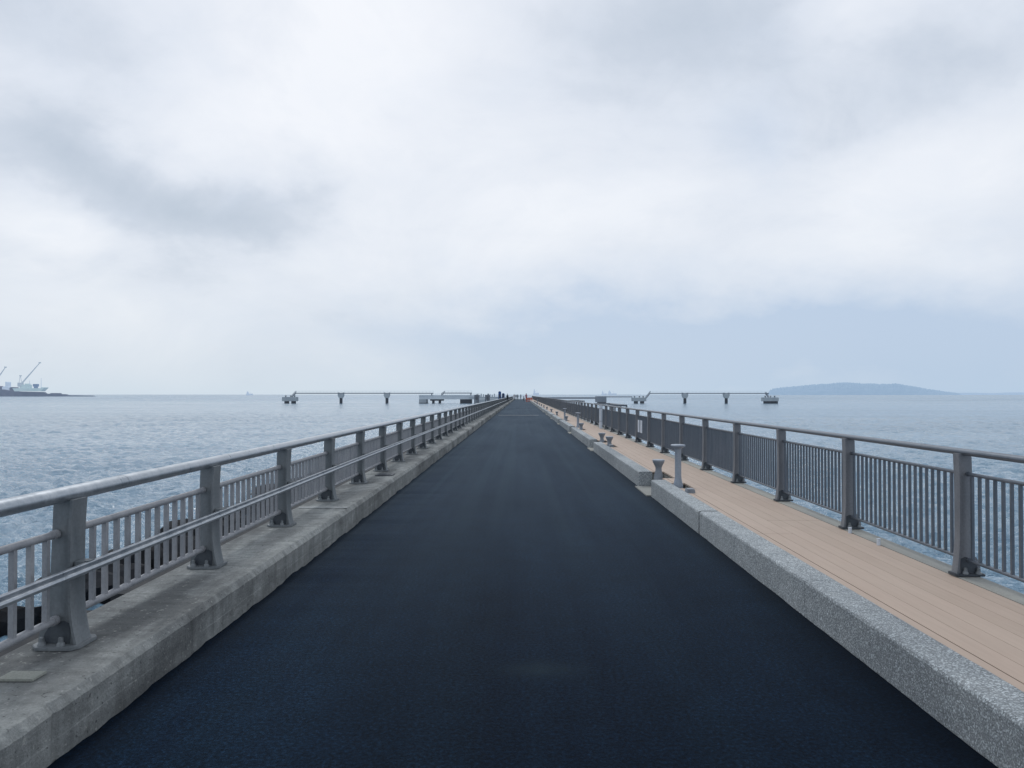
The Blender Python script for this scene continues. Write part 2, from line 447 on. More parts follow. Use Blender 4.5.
def make_post(side, parent):
    if side == 'L':
        h = .78
        mb = post_parts(h, .10, .125, .14, .045, .105, m_post, m_foot, .05)
        p = mb.build('post', m_post, parent, smooth=True)
        pl = MB(); pl.prism_z([(-.065,-.08),(-.035,-.12),(.15,-.12),(.195,-.07),(.195,.07),(.15,.12),(-.035,.12),(-.065,.08)], .002, .02)
        bx = (.035, .135); bw = .085
    else:
        h = .905
        mb = post_parts(h, .092, .108, .075, .03, .06, m_bpost, m_foot, .045)
        p = mb.build('post', m_bpost, parent, smooth=True)
        pl = MB(); pl.prism_z([(-.045,-.05),(-.035,-.06),(.165,-.06),(.175,-.05),(.175,.05),(.165,.06),(-.035,.06),(-.045,.05)], .002, .02)
        bx = (.03, .125); bw = .048
    d = .012 if side == 'L' else .008
    a = MB()                                            # thin dark plates over the web standing in for the shaded heel hollow
    wt = (.105 if side == 'L' else .06)/2
    c0 = .075
    ww = .15 if side == 'L' else .134
    for s in (-1, 1):
        a = MB()
        pr = [(.004, .022), (.004, .125)] + [(.03+(ww-.03)*math.sin(t), .022+.12*math.cos(t)) for t in (.05,.35,.6,.85,1.1,1.35,1.55)]
        a.prism_y(pr, min(s*(wt+.001), s*(wt+.004)), max(s*(wt+.001), s*(wt+.004)))
        a.build('heel_shade_panel', m_foot, p)
    pl.build('base_plate', m_post if side == 'L' else m_foot, p, bevel=.003)
    for x in bx:
        for s in (-1, 1):
            b_ = MB(); b_.lathe([(.022,.02),(.019,.034),(.013,.04),(.012,.062),(.006,.066)], x, s*bw, 10)
            b_.build('bolt', m_post, p, smooth=True)
    return p
def panel_mesh(side):
    mb = MB()
    if side == 'L': n, zt, zb, r, w, gap = 13, .60, .148, .021, .0135, .085
    else: n, zt, zb, r, w, gap = 21, .755, .12, .0135, .0095, .045
    L = PITCH - 2*gap
    for z in (zt, zb):
        mb.tube((0, gap-.02, z), (0, PITCH-gap+.02, z), r, 12)
        for y0 in (gap-.022, PITCH-gap-.012): mb.tube((0, y0, z), (0, y0+.034, z), r*1.2, 12)
    for i in range(n):
        y = gap + L*(i+.5)/n
        mb.box(-w, w, y-w, y+w, zb+r*.6, zt-r*.6)
    return mb
def railing(name, side, y0, nb, label):
    global PITCH
    PITCH = 1.87 if side == 'L' else 2.0
    root = tag(empty(name, (0,0,0)), label, 'railing')
    kz = KZ if side == 'L' else .256
    px = -2.38 if side == 'L' else 3.25
    rz = PI if side == 'L' else 0
    proto = make_post(side, root)
    pm = panel_mesh(side); pmesh = None
    pan = pm.build('baluster_panel', m_bal if side == 'L' else m_brail, root, smooth=True)
    sx = -2.455 if side == 'L' else 3.31
    far_post = []; far_pan = []
    for i in range(nb):
        y = y0 + i*PITCH
        if i == 0: p = proto; q = pan
        elif i < 100:
            if i < 16: p = copy_tree(proto, root)
            else: p = proto.copy(); COL.objects.link(p); p.parent = root
            q = pan.copy(); COL.objects.link(q); q.parent = root
        else:
            far_post.append(y); far_pan.append(y); continue
        p.location = (px, y, kz); p.rotation_euler = (0,0,rz); q.location = (sx, y, kz)
    for nm, src, lst, X, ang in (('post', proto, far_post, px, rz), ('baluster_panel', pan, far_pan, sx, 0)):
        mb = MB(); me = src.data
        for y in lst:
            n = len(mb.v); c_ = math.cos(ang)
            mb.v += [(X + v.co.x*c_, y + v.co.y*c_, kz + v.co.z) for v in me.vertices]
            mb.f += [tuple(n+k for k in f.vertices) for f in me.polygons]
        o = mb.build(nm, me.materials[0], root); o['kind'] = 'stuff'
    yb = y0 + nb*PITCH - 1
    # nearest incomplete bay behind the first post
    q = pan.copy(); COL.objects.link(q); q.parent = root; q.location = (sx, y0-PITCH, kz)
    q = pan.copy(); COL.objects.link(q); q.parent = root; q.location = (sx, y0-2*PITCH, kz)
    p = copy_tree(proto, root); p.location = (px, y0-PITCH, kz); p.rotation_euler = (0,0,rz)
    mb = MB()
    cx, cz, r, sz = (-2.432, 1.068, .050, .82) if side == 'L' else (3.297, 1.172, .034, .74)
    mb.tube((cx, y0-2*PITCH, cz), (cx, yb, cz), r, 20, None, sz)
    for i in range(0, 40, 3):
        y = y0 + .55 + i*PITCH
        mb.tube((cx, y-.0035, cz), (cx, y+.0035, cz), r*1.03, 20, None, sz)
    mb.build('handrail', m_rail if side == 'L' else m_brail, root, smooth=True)
    if side == 'L':
        mb = MB()
        mb.prism_y([(-2.322,.655),(-2.304,.650),(-2.288,.658),(-2.283,.672),(-2.288,.682),(-2.298,.685),(-2.302,.688),(-2.302,.693),(-2.296,.696),(-2.296,.704),(-2.300,.708),(-2.318,.708),(-2.322,.703)], y0-2*PITCH, yb)
        mb.build('middle_rail', m_rail, root, smooth=True)
        for i in range(-1, min(nb, 90)):
            y = y0 + i*PITCH
            if i == -1:
                bb = MB(); bb.box(-2.372, -2.323, -.045, .045, -.02, .035); bb.box(-2.372,-2.30,-.03,.03,.031,.036)
                br = bb.build('bracket', m_post, root, bevel=.003); br.location = (0, y, .677)
            else:
                c_ = br.copy(); COL.objects.link(c_); c_.parent = root; c_.location = (0, y, .677)
    return root
railing('pier_railing', 'L', 4.11, 122, 'long grey metal railing with thick handrail and middle rail on the left kerb')
railing('pier_railing', 'R', 5.78, 113, 'brown-grey railing with closely spaced balusters on the sea side of the boardwalk')

# ------------------------------------------------------------ right side: kerb blocks, boardwalk, edge
gaps = [12.1 + 9.62*k for k in range(26)]
segs = []; prev = -1.0
for g in gaps:
    segs.append((prev, g)); prev = g + 1.25
segs = [(-4.2, 12.1)] + segs[1:]
blocks = []
for a, b_ in segs:
    if b_ > END: break
    n = max(1, round((b_-a)/3.2)) if a > 0 else 5
    for i in range(n):
        blocks.append((a+(b_-a)*i/n, a+(b_-a)*(i+1)/n))
near_labels = {}
def kerb_mesh(L, fine, g0=.004):
    mb = MB()
    prof = [(0,-.012),(0,.243),(.006,.256),(.02,.264),(.215,.265),(.228,.258),(.23,.24),(.23,-.012)]
    st = .04 if fine else L
    ys = [i*st for i in range(int(L/st)+1)]
    if ys[-1] < L-1e-4: ys.append(L)
    sd = random.random()*40
    for i, y in enumerate(ys):
        for j, (x, z) in enumerate(prof):
            e = .0035*noise.noise(Vector((y*9+sd, j*3.1, 0))) if fine and 0 < j < 7 else 0
            yy = y
            if i == 0 and fine: yy += g0
            if i == len(ys)-1: yy -= .004
            mb.v.append((x+(e if j < 4 else -e), yy, z+e))
    k = len(prof)
    for i in range(len(ys)-1):
        for j in range(k-1):
            a = i*k+j; mb.f.append((a, a+1, a+k+1, a+k))
    mb.f.append(tuple(range(k))); mb.f.append(tuple((len(ys)-1)*k+j for j in range(k)))
    return mb
ordn = ['nearest', 'second nearest', 'third nearest', 'fourth nearest', 'fifth nearest']
far_src = None
row = 0
for i, (a, b_) in enumerate(blocks):
    fine = i < 8
    if fine: o = kerb_mesh(b_-a, True, .055 if abs(a-8.84) < .1 else .0015).build('kerb_block', m_kerbR)
    else:
        if far_src is None: far_src = kerb_mesh(b_-a, False).build('kerb_block', m_kerbR); o = far_src
        else:
            o = far_src.copy(); COL.objects.link(o)
    o.location = (2.04, a, 0)
    if b_ <= 12.2:
        k = i
        lab = ['speckled concrete kerb block behind the viewer at the right road edge',
               'speckled concrete kerb block filling the bottom right corner of the view',
               'speckled kerb block beside the gap between the nearest two right-hand fence posts',
               'speckled kerb block just before the dark vertical seam in the near row',
               'speckled kerb block ending at the first gap, next to the tall round-topped bollard'][k]
    elif i < 8:
        lab = ['first kerb block beyond the nearest gap, its dark end face showing',
               'middle kerb block of the row between the first and second gaps',
               'last kerb block before the second gap, beside the pair of short bollards'][i-5]
    elif i < 14:
        s_ = (i-8)//3; t_ = (i-8) % 3
        lab = ['first', 'middle', 'last'][t_] + ' kerb block of the row between the ' + ['second and third', 'third and fourth'][s_] + ' gaps'
    else: lab = 'grey kerb block in the distant rows beyond the fourth gap'
    tag(o, lab, 'kerb block', 'kerb blocks between road and boardwalk')

mb = MB()
for g in gaps[:24]: mb.box(1.97, 2.27, g+.01, g+1.24, -.01, .02)
tag(mb.build('pavement', m_conc), kind='structure')

# planks: long boards, the innermost ones interrupted where the bollards stand
boll = [('tall',11.56),('short',13.2),('short',20.5),('short',22.4),('short',30.1),('tall',31.8),('short',39.9),('tall',41.4),
        ('short',50.4),('short',59.6),('short',69.8),('short',79.2),('short',88.5),('short',98),('tall',110),('short',107.5),('short',117),('short',127),('short',136.5)]
mb = MB()
notch = [((y-.75, y+.3) if k_ == 'short' else (y-.45, y+.2)) for k_, y in boll]
def cut(a, b_):
    out = []; cur = a
    for n0, n1 in sorted(notch):
        if n1 <= a or n0 >= b_: continue
        if n0 > cur: out.append((cur, n0))
        cur = max(cur, n1)
    if cur < b_: out.append((cur, b_))
    return out
rows = [(2.280, 2.341)] + [(2.35+.145*k, 2.35+.145*(k+1)-.003) for k in range(6)]
for ri, (x0, x1) in enumerate(rows):
    y = (8.3 if ri >= 3 else 7.5) - 18
    while y < END-4:
        a, b_ = y+.004, y+6.0-.004
        sgs = cut(a, b_) if ri <= 1 else [(a, b_)]
        for s0, s1 in sgs: mb.box(x0, x1, s0, s1, .225, .250)
        y += 6.0
tag(mb.build('boardwalk', m_deck, bevel=0), kind='structure')
mb = MB(); mb.box(2.5, 3.218, -6, END, -.012, .21); mb.box(3.220, 3.39, -6, END, -.01, .254)
for k in range(0, 70): mb.box(2.275, 2.497, -6+k*3.9, -5.9+k*3.9, -.012, .21)
o = mb.build('boardwalk_edge', m_conc); tag(o, kind='structure')

# bollards
def bollard_short():
    r = empty('flared_bollard')
    a = MB(); a.lathe([(.088,-.08),(.086,.0),(.078,.06),(.068,.11),(.056,.16),(.052,.20),(.060,.235),(.078,.27),(.094,.30),(.098,.322)], 0,0,20); a.build('stem', m_bolld, r, smooth=True)
    a = MB(); a.lathe([(.100,.322),(.104,.328),(.104,.346),(.097,.352)], 0,0,24); a.build('cap', m_boll, r, smooth=True)
    a = MB(); a.box(-.1,.1,-.1,.1,-.10,-.081); a.build('base_plate', m_foot, r, bevel=.004)
    return r
def bollard_tall():
    r = empty('round_topped_bollard')
    a = MB(); a.lathe([(.085,-.05),(.082,.0),(.072,.07),(.060,.12),(.05,.17),(.047,.20),(.047,.60),(.056,.622)], 0,0,24); a.build('stem', m_boll, r, smooth=True)
    a = MB(); a.lathe([(.056,.622),(.075,.628),(.104,.645),(.109,.652),(.109,.668),(.10,.675),(.05,.68)], 0,0,32); a.build('cap', m_boll, r, smooth=True)
    a = MB(); a.box(-.1,.1,-.1,.1,-.02,.004); a.build('base_plate', m_foot, r, bevel=.004)
    return r
ps, pt_ = bollard_short(), bollard_tall(); us = ut = False
labs = {11.56:'tall pale bollard with round flat top, nearest, beside the first kerb gap', 13.2:'short flared bollard standing in the first kerb gap behind the tall one',
 20.5:'nearer of the two short flared bollards by the second kerb gap', 22.4:'farther of the two short flared bollards by the second kerb gap',
 30.1:'short flared bollard just in front of the second tall round-topped bollard', 31.8:'second tall round-topped bollard, at the third kerb gap',
 39.9:'short flared bollard just in front of the third tall round-topped bollard', 41.4:'third tall round-topped bollard, at the fourth kerb gap',
 50.4:'short flared bollard alone at the fifth kerb gap', 110:'farthest tall bollard, small and pale near the orange barrier'}
for kind, y in boll:
    if kind == 'short':
        o = copy_tree(ps) if us else ps; us = True; z = .135
    else:
        o = copy_tree(pt_) if ut else pt_; ut = True; z = .175
    o.location = (2.352, y, z)
    tag(o, labs.get(y, 'tiny short flared bollard in the distant line beyond the fifth kerb gap'), 'bollard',
        'short flared bollards along the boardwalk' if kind == 'short' else 'tall round-topped bollards along the boardwalk')
mb = MB(); mb.box(-.052,.052,-.09,.09,0,.105); mb.box(-.048,.048,-.085,.085,.106,.115)
for i_, (y, l) in enumerate(((10.75,'small dark box on the boardwalk at the foot of the tall bollard'),(20.0,'small dark box beside the nearer bollard of the pair'))):
    o = mb.build('junction_box', m_bolld, bevel=.004, loc=(2.33, y-.1, .188)); tag(o, l, 'box')

# white post and stubs at the fence
mb = MB(); mb.tube((0,0,.0),(0,0,.9), .065, 20); mb.tube((0,0,.9),(0,0,.915), .055, 20); 
wp = mb.build('white_post', m_white, smooth=True, loc=(3.17, 30.6, .252))
tag(wp, 'white cylindrical post standing against the right railing', 'post')
c_ = MB(); c_.tube((0,0,.28),(0,0,.30), .068, 20); c_.tube((0,0,.78),(0,0,.80), .068, 20); c_.build('band', m_boll, wp, smooth=True)
for y, h, l in ((6.95,.055,'small white stub on the concrete edge, nearer of two'),(7.55,.05,'small white stub on the concrete edge beside the second fence post'),(34,.17,'thin white stub beyond the white post')):
    m2 = MB(); m2.tube((0,0,0),(0,0,h), .016, 12); m2.tube((0,0,h),(0,0,h+.004), .019, 12)
    tag(m2.build('pipe_stub', m_white, smooth=True, loc=(3.205, y, .25)), l, 'stub')
# notices on the fence
nt_ = empty('notice', (3.285, 21.3, .72)); tag(nt_, 'pair of white notice sheets fixed to the right railing', 'notice')
for y in (-.38, .08):
    a = MB(); a.box(-.004, .004, y, y+.30, -.17, .17); a.build('sheet', m_white, nt_)
    a = MB()
    for k in range(5): a.box(-.0065, -.0045, y+.04, y+.17-.02*(k % 2), .10-k*.045, .105-k*.045)
    a.build('print', m_bolld, nt_)

# outward landing bays beyond the right railing
def bay(y0, L, lab):
    r = tag(empty('landing_bay', (0,y0,0)), lab, 'platform', 'landing bays outside the right railing')
    a = MB(); a.box(3.425, 4.3, 0, L, .05, .25); a.build('deck', m_conc, r)
    a = MB(); a.tube((4.15,0,1.17),(4.15,L,1.17), .035, 12); a.tube((3.4,0,1.17),(4.15,0,1.17), .035, 12); a.tube((3.4,L,1.17),(4.15,L,1.17), .035, 12); a.build('handrail', m_brail, r, smooth=True)
    n = max(2, int(L/1.5))
    for i in range(n+1):
        a = MB(); a.box(4.12, 4.18, L*i/n-.035 , L*i/n+.035, .25, 1.14); a.build('post', m_bpost, r)
    a = MB(); a.box(3.5, 4.0, L*.1, L*.28, .62, .70); a.box(3.55,3.6,L*.1,L*.28,.25,.62); a.box(3.9,3.95,L*.1,L*.28,.25,.62); a.build('bench', m_brail, r)
bay(30.3, 5.6, 'small platform with its own handrail projecting beyond the right railing, near the white post')
bay(50.5, 4.5, 'second small platform with handrail projecting beyond the right railing, farther away')

# ------------------------------------------------------------ orange barrier, far end
def mat_plain(name, c, r=.6):
    m, nt, b = newmat(name)
    f = nz(nt, geo(nt), 6, 4); nt.links.new(ramp(nt, f, [(.3, tuple(v*.8 for v in c[:3])+(1,)), (.7, c)]), b.inputs['Base Color']); b.inputs['Roughness'].default_value = r
    return m
m_or = mat_plain('orange_plastic', (.58,.17,.12,1)); m_blue = mat_plain('blue_tarp', (.02,.085,.27,1))
r = tag(empty('safety_barrier', (1.72,160,0)), 'orange safety barrier at the right edge of the far road', 'barrier')
for i in range(3):
    a = MB(); a.box(-.75+i*.52, -.27+i*.52, 0+i*4, .05+i*4, .45, .95); a.box(-.75+i*.52,-.27+i*.52, i*4, .05+i*4, .12, .32); a.build('panel', m_or, r)
    for x in (-.77+i*.52, -.25+i*.52):
        a = MB(); a.tube((x, i*4-.2, 0),(x, i*4+.02, 1.0), .02, 6); a.tube((x, i*4+.25, 0),(x, i*4+.02, 1.0), .02, 6); a.build('leg', m_white, r)
# pier head
mb = MB(); mb.box(-16, 12, END, END+26, SEA+1.6, 0); mb.box(-2.66,-2.4,END-.5,END,0,.2)
for x in range(-14, 12, 5):
    for y in (2, 12, 23): mb.tube((x, END+y, SEA-2),(x, END+y, SEA+1.7), .6, 10)
tag(mb.build('end_jetty', m_dconc), 'wide concrete pier head closing the far end of the road', 'jetty')
for i_, (x, y, w, h, l) in enumerate(((-7.3,END+2,.95,2.75,'taller blue cabin on the far pier head'),(-6.1,END+3,.9,2.1,'shorter blue cabin beside the taller one on the pier head'))):
    r = tag(empty('cabin', (x,y,0)), l, 'cabin', 'blue cabins on the pier head')
    a = MB(); a.box(-w/2,w/2,-.5,.5,0,h-.25); a.build('wall', m_blue, r)
    a = MB(); a.prism_y([(-w/2-.05,h-.247),(w/2+.05,h-.247),(0,h)], -.55, .55); a.build('roof', m_blue, r)
    a = MB(); a.box(-w*.25,w*.25,-.53,-.503,.05,1.7); a.build('door', m_foot, r)
for i_, (x, l) in enumerate(((-14.4,'dark fender frame left of the far road end, farther from it'),(-10.9,'dark fender frame nearer to the blue cabins'))):
    r = tag(empty('fender_frame', (x, END-12, SEA)), l, 'fender')
    a = MB()
    for dx_ in (-.6, .6): a.tube((dx_,0,-2),(dx_,0,4.9), .2, 8)
    a.build('pile', m_port2, r)
    a = MB(); a.box(-.75,.35,-.35,-.23,3.4,5.0); a.box(-.2,.75,-.35,-.2,2.4,4.4); a.box(.3,.5,-.3,-.1,4.4,5.4); a.build('board', m_port2, r)

# ------------------------------------------------------------ people near the far end (about five pixels tall)
def person(x, y, z, h, coat, trousers, lab, lean=0, crouch=False, face=PI, hair=(.015,.012,.01,1)):
    P = tag(empty('person', (x,y,z), face), lab, 'person', 'people walking near the end of the pier')
    k = h/1.7
    J = {}; 
    if crouch:
        pts = dict(pel=(0,.0,.42), ch=(0,.16,.82), nk=(0,.22,.98), hd=(0,.26,1.12), kl=(-.12,.32,.45), kr=(.12,.32,.45), al=(-.12,.06,.07), ar=(.12,.06,.07), tl=(-.12,.2,.03), tr=(.12,.2,.03),
                   sl=(-.17,.17,.86), sr=(.17,.17,.86), el=(-.22,.3,.62), er=(.22,.3,.62), wl=(-.12,.45,.5), wr=(.12,.45,.5))
    else:
        pts = dict(pel=(0,0,.93), ch=(0,.02,1.28), nk=(0,.02,1.46), hd=(0,.03,1.60), kl=(-.1,.08,.5), kr=(.1,.0,.5), al=(-.1,.14,.08), ar=(.1,-.14,.09), tl=(-.1,.28,.03), tr=(.1,-.01,.03),
                   sl=(-.18,.02,1.38), sr=(.18,.02,1.38), el=(-.25,-.06,1.1), er=(.25,.06,1.1), wl=(-.24,.03,.85), wr=(.24,.14,.87))
    names = list(pts); V = [Vector(pts[n])*k for n in names]; I = {n:i for i,n in enumerate(names)}
    E = [('pel','ch'),('ch','nk'),('nk','hd'),('pel','kl'),('kl','al'),('al','tl'),('pel','kr'),('kr','ar'),('ar','tr'),('ch','sl'),('sl','el'),('el','wl'),('ch','sr'),('sr','er'),('er','wr')]
    rad = dict(pel=.14,ch=.15,nk=.06,hd=.10,kl=.07,kr=.07,al=.045,ar=.045,tl=.04,tr=.04,sl=.07,sr=.07,el=.045,er=.045,wl=.035,wr=.035)
    me = bpy.data.meshes.new('person_body'); me.from_pydata(V, [(I[a],I[b_]) for a,b_ in E], [])
    o = bpy.data.objects.new('body', me); COL.objects.link(o); o.parent = P
    md = o.modifiers.new('Skin','SKIN')
    for i, n in enumerate(names):
        me.skin_vertices[0].data[i].radius = (rad[n]*k, rad[n]*k*(.8 if n in ('ch','pel') else 1))
    me.skin_vertices[0].data[I['pel']].use_root = True
    sb = o.modifiers.new('Sub','SUBSURF'); sb.levels = sb.render_levels = 1
    m, nt, b = newmat('clothes_'+str(len(bpy.data.materials)))
    tc = N(nt,'ShaderNodeTexCoord'); sp = N(nt,'ShaderNodeSeparateXYZ'); nt.links.new(tc.outputs['Object'], sp.inputs[0])
    hz = pts['hd'][2]*k; wz = pts['pel'][2]*k
    zf = M(nt,'DIVIDE', sp.outputs[2], h)
    c = ramp(nt, zf, [(0,(.02,.02,.02,1)),(.05,trousers),(wz/h*1.02,coat),(pts['nk'][2]*k/h+.01,(.45,.28,.2,1))], 'CONSTANT')
    nt.links.new(c, b.inputs['Base Color']); b.inputs['Roughness'].default_value = .85
    me.materials.append(m)
    hm = MB(); hd = Vector(pts['hd'])*k
    hm.lathe([(.11*k, .0),(.115*k,.05*k),(.09*k,.10*k),(.04*k,.13*k)], hd.x, hd.y-.02*k, 12)
    for i in range(len(hm.v)): hm.v[i] = (hm.v[i][0], hm.v[i][1], hm.v[i][2]+hd.z)
    ho = hm.build('hair', mat_plain('hair_'+str(len(bpy.data.materials)), hair), P, smooth=True)
    return P
person(-2.25,128,KZ,1.45,(.02,.035,.05,1),(.02,.025,.04,1),'person in dark clothes standing on the left kerb by the railing',face=.6)
person(-2.1,236,0,1.7,(.30,.26,.26,1),(.03,.035,.06,1),'person in a pale grey top walking on the left of the far road')
person(-1.55,238,0,1.65,(.05,.07,.12,1),(.02,.02,.03,1),'person in navy walking beside the one in pale grey')
person(-.95,225,0,1.65,(.015,.04,.045,1),(.015,.02,.03,1),'person in dark green walking in the middle of the far road')
person(-.1,240,0,1.65,(.10,.17,.22,1),(.04,.06,.1,1),'person in light blue walking in the middle of the far road')
person(.85,186,0,1.7,(.015,.02,.05,1),(.012,.015,.03,1),'person in dark navy crouching near the orange barrier',crouch=True,face=1.5)
person(1.25,190,0,1.78,(.45,.22,.27,1),(.10,.06,.12,1),'person in a pink top standing next to the orange barrier',face=2.6)
person(1.42,205,0,1.85,(.20,.10,.14,1),(.03,.03,.05,1),'tall person in dark red behind the one in pink',face=3.6)

# ------------------------------------------------------------ distant berth: dolphins and catwalks
D = 435.0; K = D/769.0
X = lambda px: RX(px, D+1)
Z = lambda py: 1.6 + (394.5-py)*K
def catwalk(name, x0, x1, z, lab, thick=.55, rail=True, y=D, depth=1.6):
    r = tag(empty(name, ((x0+x1)/2, y, z)), lab, 'catwalk')
    L = (x1-x0)/2
    a = MB(); a.box(-L, L, -depth/2, depth/2, -thick, 0); a.build('beam', m_dsteel, r)
    if rail:
        a = MB()
        for s_ in (-1,1):
            a.box(-L, L, s_*depth/2-.03, s_*depth/2+.03, 1.0, 1.07); a.box(-L, L, s_*depth/2-.03, s_*depth/2+.03, .5, .55)
            n = int(2*L/2)
            for i in range(n+1): a.box(-L+2*L*i/n-.03, -L+2*L*i/n+.03, s_*depth/2-.025, s_*depth/2+.025, 0, 1.0)
        a.build('handrail', m_crane, r)
    return r
def support(x, lab, w=3.2, y=D, top=Z(393.6)):
    r = tag(empty('catwalk_pier', (x, y, SEA)), lab, 'pier support', 'single column supports under the catwalks')
    h = top - SEA
    a = MB(); a.prism_y([(-w/2,h-1.0),(-w/2,h),(w/2,h),(w/2,h-1.0),(w*.28,h-2.4),(-w*.28,h-2.4)], -1.4, 1.4); a.build('head', m_dconc, r)
    a = MB(); a.tube((0,0,-3),(0,0,h-2.4), .85, 16); a.build('column', m_ddark, r, smooth=True)
    a = MB(); a.box(-w*.5,-w*.36,-1.2,1.2,h+.005,h+.75); a.box(w*.36,w*.5,-1.2,1.2,h+.005,h+.75); a.build('bearing', m_dsteel, r)
def dolphin(x0, x1, zt, zb, feet, lab, y=D, d=4):
    r = tag(empty('mooring_dolphin', ((x0+x1)/2, y, SEA)), lab, 'dolphin', 'mooring dolphins beside the pier')
    L = (x1-x0)/2; zt -= SEA; zb -= SEA
    a = MB(); a.box(-L, L, -d/2, d/2, zb, zt); a.build('cap', m_dconc, r, bevel=.15)
    for f in feet:
        a = MB(); a.tube((f-(x0+x1)/2, -d*.3, -3),(f-(x0+x1)/2, -d*.3, zb), 1.0, 14); a.tube((f-(x0+x1)/2, d*.3, -3),(f-(x0+x1)/2, d*.3, zb), 1.0, 14); a.build('pile', m_ddark, r, smooth=True)
    a = MB()
    for q in (-.6, .1, .62): a.lathe([(.28,zt),(.28,zt+.5),(.5,zt+.62),(.5,zt+.8),(.2,zt+.86)], L*q, 0, 10)
    a.build('bollard', m_ddark, r)
    a = MB()
    for q in range(7): a.box(-L+.1+2*(L-.1)*q/6-.04, -L+.1+2*(L-.1)*q/6+.04, -d/2+.1, -d/2+.18, zt, zt+1.05)
    a.box(-L+.1, L-.1, -d/2+.1, -d/2+.18, zt+1.0, zt+1.08); a.build('railing', m_crane, r)
    return r
def stair(x0, z0, x1, z1, lab, y=D):
    r = tag(empty('catwalk_stair', (x0, y, z0)), lab, 'stair')
    a = MB(); dx_, dz_ = x1-x0, z1-z0; n = 12
    for i in range(n): a.box(dx_*i/n, dx_*(i+1)/n, -.7, .7, dz_*(i+.5)/n-.12, dz_*(i+.5)/n)
    a.build('tread', m_dsteel, r)
    for s_ in (-.8, .8):
        a = MB(); a.tube((0,s_,0),(dx_,s_,dz_), .2, 6); a.tube((0,s_,1.0),(dx_,s_,dz_+1.0), .08, 6)
        for i in range(7): a.tube((dx_*i/6,s_,dz_*i/6),(dx_*i/6,s_,dz_*i/6+1), .06, 5)
        a.build('stringer', m_dsteel, r)

# left side
dolphin(X(283.5), X(298), Z(397), Z(401.2), [X(287.4), X(294.2)], 'leftmost mooring dolphin at the outer end of the left catwalk')
stair(X(292.5), Z(397), X(296.5), Z(392.8), 'short stair from the leftmost dolphin up to the catwalk')
cw1 = catwalk('catwalk', X(296), X(433.5), Z(392.8), 'long thin steel catwalk reaching out to the left over the sea')
for px, l in ((341.5,'column support under the left catwalk, nearer its outer end'),(387.3,'column support under the left catwalk, nearer the loading platform')): support(X(px), l, top=Z(393.8))
r = tag(empty('loading_platform', (X(449.5), D+6, SEA)), 'broad concrete loading platform on the left with dark piles', 'platform')
W = X(480)-X(419)
z_ = lambda py: Z(py)-SEA
a = MB(); a.box(-W/2, W/2, -5, 5, z_(399.3), z_(395.2)); a.build('deck', m_dpale, r, bevel=.1)
a = MB(); a.box(-W/2, -W/2+7*K, -5.2, 5.2, z_(404)-.2, z_(399.3)-.01); a.build('leg_block', m_dconc, r)
a = MB(); a.box(W/2-20*K, W/2-9*K, -5.2, 5.2, z_(404)-.2, z_(399.3)-.01); a.build('leg_block', m_ddark, r)
a = MB(); a.box(-W/2, -W/2+7*K+.1, -5.3, 5.3, z_(404)-.2, z_(402.8)); a.build('fender', m_ddark, r)
a = MB(); a.box(X(430)-X(449.5), X(442.5)-X(449.5), -4.5, 4.5, z_(400.8), z_(399.3)-.01); a.build('crosshead', m_ddark, r)
for px in (433, 439.5):
    a = MB(); a.tube((X(px)-X(449.5), -3, -2),(X(px)-X(449.5), -3, z_(400.8)), .75, 12); a.build('pile', m_ddark, r)
a = MB()
for i in range(31): a.box(-W/2+W*i/30-.04, -W/2+W*i/30+.04, -4.9, -4.8, z_(395.2), z_(395.2)+1.1)
a.box(-W/2, W/2, -4.9, -4.8, z_(395.2)+1.0, z_(395.2)+1.1); a.build('railing', m_crane, r)
stair(X(441.5), Z(395.2), X(445), Z(392.8), 'short stair rising from the loading platform to the second catwalk')
cw2 = catwalk('catwalk', X(444.5), X(472), Z(392.6), 'short steel catwalk above the loading platform')
h2 = Z(392.6)-Z(395.2)
a = MB(); a.box(-.3,.3,-.3,.3,-h2,-.56); a.build('leg', m_dsteel, cw2, loc=(X(471)-cw2.location.x,0,0))
a = MB(); a.box(-.3,.3,-.3,.3,-h2,-.56); a.build('leg', m_dsteel, cw1, loc=(X(432)-cw1.location.x,0,0))
r = tag(empty('pump_skid', (X(482), D, Z(399))), 'low grey machinery deck between the platform and the pier head', 'machinery')
a = MB(); a.box(X(470)-X(482), X(508)-X(482), -3, 3, 0, 2.2*K); a.build('deck', m_dconc, r)
a = MB()
for q in range(-5, 12, 2): a.box(q*K*1.1, q*K*1.1+.5, -1, 1, 2.2*K+.01, 2.2*K+1.2+.3*(q % 3))
a.build('pipework', m_dconc, r)

# right side
dolphin(X(761.5), X(777), Z(397.4), Z(401.2), [X(765.2), X(768.3), X(771.5), X(774.8)], 'rightmost mooring dolphin with four dark piles')
stair(X(768), Z(397.4), X(765), Z(393.6), 'short stair from the rightmost dolphin up to the catwalk')
catwalk('catwalk', X(649), X(768), Z(392.9), 'long thin steel catwalk reaching out to the right over the sea')
for px, l in ((684.5,'column support under the right catwalk, nearer the pier'),(725.7,'column support under the right catwalk, nearer its outer end')): support(X(px), l, top=Z(394))
dolphin(X(631.5), X(645.5), Z(397.6), Z(401.2), [X(635.6), X(641.8)], 'small two-pile dolphin where the right catwalk steps down')
stair(X(645), Z(399.2), X(650), Z(392.9), 'steep stair climbing to the right catwalk beside the small dolphin')
catwalk('catwalk', X(605), X(632), Z(396.4), 'low catwalk between the small dolphin and the box-headed pier')
catwalk('catwalk', X(536), X(596), Z(397.2), 'thick low gangway joining the main pier to the box-headed pier', thick=.9, y=D-4, depth=3)
r = tag(empty('box_headed_pier', (X(600), D-3, SEA)), 'dark box-headed pier behind the white post on the right', 'pier support')
